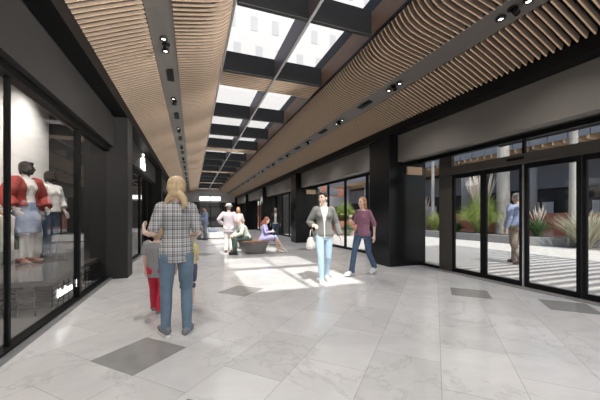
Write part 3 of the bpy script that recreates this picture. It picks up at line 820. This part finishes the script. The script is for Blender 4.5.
    del t['_k']
    return t, K, hp

CAP = [((0, -.025, .035), (.083, .096, .090)), ((0, -.06, -.01), (.078, .06, .075))]
BOBH = CAP + [((.062, -.02, -.04), (.025, .05, .075)), ((-.062, -.02, -.04), (.025, .05, .075)), ((0, -.075, -.05), (.07, .035, .07))]
LONG = BOBH + [((.055, -.05, -.12), (.035, .045, .10)), ((-.055, -.05, -.12), (.035, .045, .10)), ((0, -.085, -.13), (.075, .035, .11))]

# the woman in front, seen from behind
person('person', 'woman from behind in black-and-white plaid shirt, blue jeans and grey sneakers', 'person', (-.165, 3.47, 0), R(4), 1.71,
       dict(R=dict(hip=(.088, 0, .9), knee=(.105, .02, .49), ank=(.105, -.05, .09), toe=(.35, 1, 0), elb=(.225, -.07, 1.10), wri=(.15, .14, 1.07), hd=(-.3, .9, .1), hn=(-.9, 0, .3)),
            L=dict(hip=(-.088, 0, .9), knee=(-.10, .03, .49), ank=(-.105, .03, .09), toe=(-.35, 1, 0), elb=(-.235, -.05, 1.10), wri=(-.315, .11, 1.11), hd=(-.1, .65, .7), hn=(.9, 0, .3)), yaw=R(-8), pitch=R(-8)),
       'skin_pale', [('jeans', 'denim', dict(off=.004)), ('shirt', 'plaid', dict(hem=-.13, sleeve=.46, off=.012, sloose=.006, flare=.0, collar=True, loose=.13, name='plaid_shirt')), ('shoes', 'sneaker', dict(name='sneakers'))],
       ('hair_blond', [((0, -.028, .03), (.098, .108, .095)), ((0, -.062, -.015), (.098, .07, .085)), ((0, -.07, -.07), (.082, .05, .06)), ((.045, -.075, -.10), (.045, .04, .05)), ((-.05, -.06, -.10), (.036, .04, .06))],
        [([(-.05, -.06, -.09), (-.085, -.055, -.15), (-.115, -.04, -.22)], [.034, .028, .012]), ([(.04, -.09, -.09), (.08, -.10, -.14), (.095, -.11, -.20), (.07, -.11, -.25)], [.04, .042, .034, .012])]), vox=.0075, face=False)
# the two children in front of her
person('person', 'small boy in grey t-shirt and red trousers at the plaid woman\'s left side', 'person', (-.44, 4.32, 0), R(-12), 1.14,
       dict(R=dict(ank=(.07, -.12, .1), knee=(.09, .04, .49)), L=dict(ank=(-.11, .16, .09), knee=(-.1, .1, .5), elb=(-.24, .02, 1.1), wri=(-.26, .1, .86)), headscale=1.25),
       'skin_pale', [('trousers', 'red_cloth', dict(off=.022)), ('shirt', 'grey_tee', dict(hem=-.19, sleeve=.36, off=.03, sloose=.02, loose=.165, name='t_shirt')), ('shoes', 'sneaker', dict(name='sneakers'))],
       ('hair_blond', CAP), sex='M', vox=.008, face=False)
person('person', 'small girl in yellow top and navy shorts at the plaid woman\'s right side', 'person', (-.06, 4.46, 0), R(10), 1.06,
       dict(R=dict(ank=(.08, -.1, .1), elb=(.22, .04, 1.1), wri=(.2, .2, 1.0)), L=dict(ank=(-.09, .1, .09)), headscale=1.28),
       'skin_pale', [('shorts', 'navy', dict(off=.03, len=.38)), ('shirt', 'yellow_cloth', dict(hem=-.12, sleeve=.3, off=.026, loose=.16, name='top')), ('shoes', 'shoe_white', dict(name='sneakers'))],
       ('hair_blond', BOBH), vox=.008, face=False)
# woman with the bag
_, K4, _ = person('person', 'short-haired woman in grey jacket and pale jeans walking toward the camera', 'person', (2.42, 5.24, 0), R(163), 1.75,
       dict(R=dict(hip=(.085, .02, .9), knee=(.075, .13, .49), ank=(.06, .17, .09), toe=(.15, 1, -.02), elb=(.275, -.08, 1.13), wri=(.22, .13, 1.10), hd=(-.4, .8, -.1), hn=(-.3, 0, -1), curl=1.1),
            L=dict(hip=(-.085, -.01, .9), knee=(-.085, .01, .48), ank=(-.075, -.16, .115), toe=(-.12, 1, -.12), elb=(-.25, -.05, 1.12), wri=(-.305, .04, .89)), yaw=R(-42)),
       'skin_pale', [('shirt', 'white_cloth', dict(hem=-.08, sleeve=.3, off=.01)), ('jeans', 'denim_light', dict(off=.002)), ('jacket', 'grey_jacket', dict(hem=-.05, sleeve=.98, off=.02, sloose=.004, collar=True, open=(.012, .07, .18, .48))), ('shoes', 'shoe_white', dict(name='sneakers'))],
       ('hair_dark', CAP + [((0, .04, .085), (.06, .05, .03)), ((0, -.02, .10), (.06, .07, .03))]), vox=.008)
hbg = thing('handbag', 'cream handbag hanging from the grey-jacketed woman\'s bent arm', 'bag', (0, 0, 0))
r163 = R(163); hw = K4((.235, .06, 1.065)); cx, sx = math.cos(r163), math.sin(r163)
hbg.location = (2.42 + hw.x * cx - hw.y * sx, 5.24 + hw.x * sx + hw.y * cx, hw.z); hbg.rotation_euler = (0, 0, r163 + 1.0)
MB().loft([[V((x * a, y * b_, z)) for x, y in ((-1, -1), (1, -1), (1, 1), (-1, 1))] for a, b_, z in ((.12, .055, -.44), (.135, .065, -.38), (.12, .05, -.26), (.095, .03, -.20))]).build('body', 'bag_cream', hbg, bevel=.025)
MB().tube([(-.08, 0, -.21), (-.05, 0, -.08), (0, 0, -.045), (.05, 0, -.08), (.08, 0, -.21)], .009, 8).build('strap', 'bag_cream', hbg, True)
# woman in purple with the cup
_, K5, _ = person('person', 'woman in purple top and blue jeans striding past the window with a cup', 'person', (3.55, 5.62, 0), R(112), 1.70,
       dict(R=dict(hip=(.085, .04, .9), knee=(.08, .21, .51), ank=(.075, .31, .105), toe=(.05, 1, .1), elb=(.20, .03, 1.13), wri=(.12, .25, 1.19), hd=(-.15, .8, .35), hn=(-.9, .1, 0), curl=1.0),
            L=dict(hip=(-.085, -.03, .9), knee=(-.085, -.09, .49), ank=(-.08, -.33, .16), toe=(-.05, 1, -.35), elb=(-.225, -.10, 1.13), wri=(-.25, -.06, .88)), neck=(0, .01, 1.43)),
       'skin_pale', [('jeans', 'denim_dark', dict(off=.004, flare=.015)), ('shirt', 'purple_cloth', dict(hem=-.07, sleeve=.62, off=.014)), ('shoes', 'shoe_white', dict(name='sneakers'))],
       ('hair_ginger', LONG, [([(0, -.06, -.1), (0, -.085, -.2), (0, -.08, -.27)], [.07, .06, .03])]), vox=.008)
cpt = thing('paper_cup', 'white takeaway cup held by the woman in purple', 'cup', (0, 0, 0)); q = K5((.075, .345, 1.205)); a = R(112)
cpt.location = (3.55 + q.x * math.cos(a) - q.y * math.sin(a), 5.62 + q.x * math.sin(a) + q.y * math.cos(a), q.z)
MB().lathe([(.028, -.02), (.04, .10)], n=20).build('body', 'cup_white', cpt, True); MB().lathe([(.034, .02), (.0385, .07)], n=20).build('sleeve', 'cup_sleeve', cpt, True); MB().lathe([(.043, .10), (.043, .112), (.036, .122)], n=20).build('lid', 'cup_white', cpt, True)
# man outside
person('person', 'grey-haired man in pale blue shirt and khaki trousers walking outside the doors', 'person', (8.25, 5.43, 0), R(-14), 1.90,
       dict(R=dict(knee=(.09, .14, .50), ank=(.085, .18, .09), elb=(.24, .03, 1.12), wri=(.24, .18, .95)), L=dict(knee=(-.09, 0, .48), ank=(-.09, -.22, .14), toe=(-.1, 1, -.3), elb=(-.27, -.08, 1.12), wri=(-.29, .0, .88)), pitch=R(-6)),
       'skin', [('trousers', 'khaki', dict(off=.016)), ('shirt', 'blue_shirt', dict(hem=-.02, sleeve=.98, off=.018, sloose=.008, collar=True, loose=.16)), ('shoes', 'shoe_brown', dict(sole='shoe_brown'))],
       ('hair_grey', CAP), sex='M', vox=.009, face=False)
# man with hat
_, K7, h7 = person('person', 'man in white hat, long lilac shirt and white trousers with a hand on his hip', 'person', (1.22, 10.75, 0), R(-6), 1.70,
       dict(R=dict(elb=(.26, -.06, 1.12), wri=(.27, .04, .88)), L=dict(elb=(-.36, -.06, 1.16), wri=(-.2, .06, 1.0), hd=(.6, .5, -.3))),
       'skin', [('trousers', 'white_cloth', dict(off=.018)), ('shirt', 'lilac_cloth', dict(hem=-.2, sleeve=.95, off=.022, sloose=.01, loose=.17, collar=True, flare=.01)), ('shoes', 'shoe_brown', dict(sole='shoe_brown'))],
       ('hair_grey', CAP), sex='M', vox=.012, face=False)
hat = thing('sun_hat', 'pale brimmed hat on the man in the lilac shirt', 'hat', (0, 0, 0)); hat.location = V((1.22, 10.75, 0)) + h7(0, -.02, .05)
MB().lathe([(.155, -.005), (.15, .003), (.10, .012), (.098, .07), (.075, .10), (.002, .105)], n=24).build('crown', 'straw', hat, True)
MB().lathe([(.101, .012), (.101, .035), (.099, .035)], n=24).build('band', 'slate_cloth', hat, True)
# seated on the bench
person('person', 'pale-haired man in light green shirt sitting hunched on the hexagonal bench', 'person', (1.78, 10.22, 0), R(100), 1.72,
       dict(pel=(0, 0, .535), neck=(0, .2, .97), pitch=R(-15), R=dict(hip=(.09, .04, .53), knee=(.12, .44, .50), ank=(.13, .38, .09), sh=(.185, .19, .93), elb=(.26, .30, .70), wri=(.12, .48, .60)),
            L=dict(hip=(-.09, .04, .53), knee=(-.12, .44, .50), ank=(-.13, .46, .09), sh=(-.185, .19, .93), elb=(-.26, .30, .70), wri=(-.08, .50, .60))),
       'skin_pale', [('trousers', 'dark_green', dict(off=.018)), ('shirt', 'pale_green', dict(hem=-.04, sleeve=.95, off=.022, collar=True, loose=.165)), ('shoes', 'black_cloth', dict(sole='black_cloth'))],
       ('hair_grey', [((0, -.03, .03), (.08, .09, .085))]), sex='M', vox=.012, face=False)
_, K9, _ = person('person', 'red-haired woman in lavender dress sitting on the bench looking at a phone', 'person', (2.32, 10.05, 0), R(-112), 1.66,
       dict(pel=(0, 0, .545), neck=(0, .06, 1.02), pitch=R(-25), R=dict(hip=(.085, .03, .54), knee=(.07, .44, .58), ank=(.05, .70, .20), toe=(.1, 1, -.5), sh=(.165, .06, .98), elb=(.21, .12, .74), wri=(.06, .30, .78), curl=1.0),
            L=dict(hip=(-.085, .03, .54), knee=(-.07, .45, .54), ank=(-.06, .52, .10), toe=(-.1, 1, -.1), sh=(-.165, .06, .98), elb=(-.21, .12, .74), wri=(-.07, .30, .76), curl=1.0)),
       'skin_pale', [('dress', 'lavender', dict(hem=-.05, sleeve=.9, off=.014)), ('shorts', 'lavender', dict(off=.02, len=.42, name='dress_skirt')), ('shoes', 'cream', dict(sole='cream'))],
       ('hair_red', LONG, [([(.0, -.06, -.1), (.0, -.085, -.2), (.0, -.07, -.3)], [.085, .08, .04]), ([(.06, .0, -.06), (.08, .02, -.16), (.07, .03, -.26)], [.03, .035, .015]), ([(-.06, .0, -.06), (-.08, .02, -.16), (-.07, .03, -.26)], [.03, .035, .015])]), vox=.011, face=False)
ph = thing('phone', 'dark phone in the hands of the red-haired seated woman', 'phone', (0, 0, 0)); q = K9((0, .40, .80)); a = R(-112)
ph.location = (2.32 + q.x * math.cos(a) - q.y * math.sin(a), 10.05 + q.x * math.sin(a) + q.y * math.cos(a), q.z); ph.rotation_euler = (R(-40), 0, a)
B(-.036, .036, -.075, .075, -.005, .005).build('case', 'white_paint', ph, bevel=.003); B(-.032, .032, -.07, .07, .005, .0065).build('screen', 'black_gloss', ph)
person('person', 'brown-haired woman in cream top standing behind the seated man', 'person', (1.72, 11.9, 0), R(150), 1.64, dict(yaw=R(20)),
       'skin', [('trousers', 'slate_cloth', dict(off=.01)), ('shirt', 'cream', dict(hem=-.1, sleeve=.5, off=.018)), ('shoes', 'black_cloth', dict(sole='black_cloth'))], ('hair_ginger', LONG), vox=.013, face=False)
person('person', 'woman in open black jacket and blue jeans walking by the third right window', 'person', (4.12, 15.0, 0), R(165), 1.72,
       dict(R=dict(knee=(.085, .12, .5), ank=(.07, .16, .09)), L=dict(knee=(-.085, 0, .48), ank=(-.08, -.14, .11)), yaw=R(5)),
       'skin', [('shirt', 'white_cloth', dict(hem=-.05, sleeve=.3, off=.01)), ('jeans', 'denim_dark', dict(off=.004)), ('jacket', 'black_cloth', dict(hem=.0, sleeve=.98, off=.02, collar=True, open=(.05, .06, .1, .48))), ('shoes', 'shoe_brown', dict(sole='shoe_brown'))], ('hair_dark', BOBH), vox=.012)
person('person', 'man in slate blue shirt and trousers standing far down the passage', 'person', (.66, 16.9, 0), R(105), 1.78, dict(R=dict(elb=(.23, .05, 1.12), wri=(.15, .3, 1.1)), L=dict(elb=(-.25, .05, 1.12), wri=(-.15, .3, 1.1))),
       'skin', [('trousers', 'slate_cloth', dict(off=.02)), ('shirt', 'blue_shirt', dict(hem=-.08, sleeve=.95, off=.02, loose=.16)), ('shoes', 'black_cloth', dict(sole='black_cloth'))], ('hair_dark', CAP), sex='M', vox=.014, face=False)
person('person', 'smaller companion in grey beside the man in slate blue', 'person', (.36, 17.1, 0), R(-60), 1.60, dict(R=dict(elb=(.22, .03, 1.12), wri=(.12, .28, 1.15))),
       'skin', [('trousers', 'grey_tee', dict(off=.014)), ('shirt', 'slate_cloth', dict(hem=-.1, sleeve=.95, off=.02)), ('shoes', 'black_cloth', dict(sole='black_cloth'))], ('hair_dark', BOBH), vox=.014, face=False)

# mannequins in the shop window
MH = BOBH + [((0, .045, .08), (.06, .04, .03))]
person('mannequin', 'black-headed mannequin in white tee, red jacket and denim skirt in the left window', 'mannequin', (-2.80, 6.62, .455), R(-118), 1.80,
       dict(leg=.8, R=dict(knee=(.09, .05, .49), ank=(.09, .0, .09), elb=(.30, -.05, 1.12), wri=(.26, .10, .93)), L=dict(elb=(-.30, -.05, 1.12), wri=(-.26, .10, .93)), yaw=R(38)),
       'mannequin_white', [('shirt', 'white_cloth', dict(hem=-.02, sleeve=.3, off=.012)), ('jacket', 'jacket_red', dict(hem=.03, sleeve=.95, off=.035, sloose=.035, open=(.07, .10, .05, .5))), ('skirt', 'denim_skirt', dict(st=((-.42, .20, .15), (-.2, .195, .145), (-.07, .175, .125), (.02, .168, .115), (.1, .14, .1)), off=.014)), ('shoes', 'terracotta', dict(sole='shoe_brown'))],
       ('mannequin_black', MH), vox=.009, face=False, head_mat='mannequin_black')

person('mannequin', 'black-headed mannequin in white blouse and dark jeans behind the red-jacketed one', 'mannequin', (-2.72, 7.35, .455), R(-112), 1.74,
       dict(R=dict(elb=(.27, -.05, 1.12), wri=(.28, .06, .90)), L=dict(elb=(-.27, -.05, 1.12), wri=(-.25, .10, .90)), yaw=R(30)),
       'mannequin_white', [('jeans', 'denim_dark', dict(off=.006)), ('shirt', 'white_cloth', dict(hem=-.03, sleeve=.8, off=.03, sloose=.03, collar=True)), ('shoes', 'black_cloth', dict(sole='black_cloth'))],
       ('mannequin_black', MH), vox=.01, face=False, head_mat='mannequin_black')
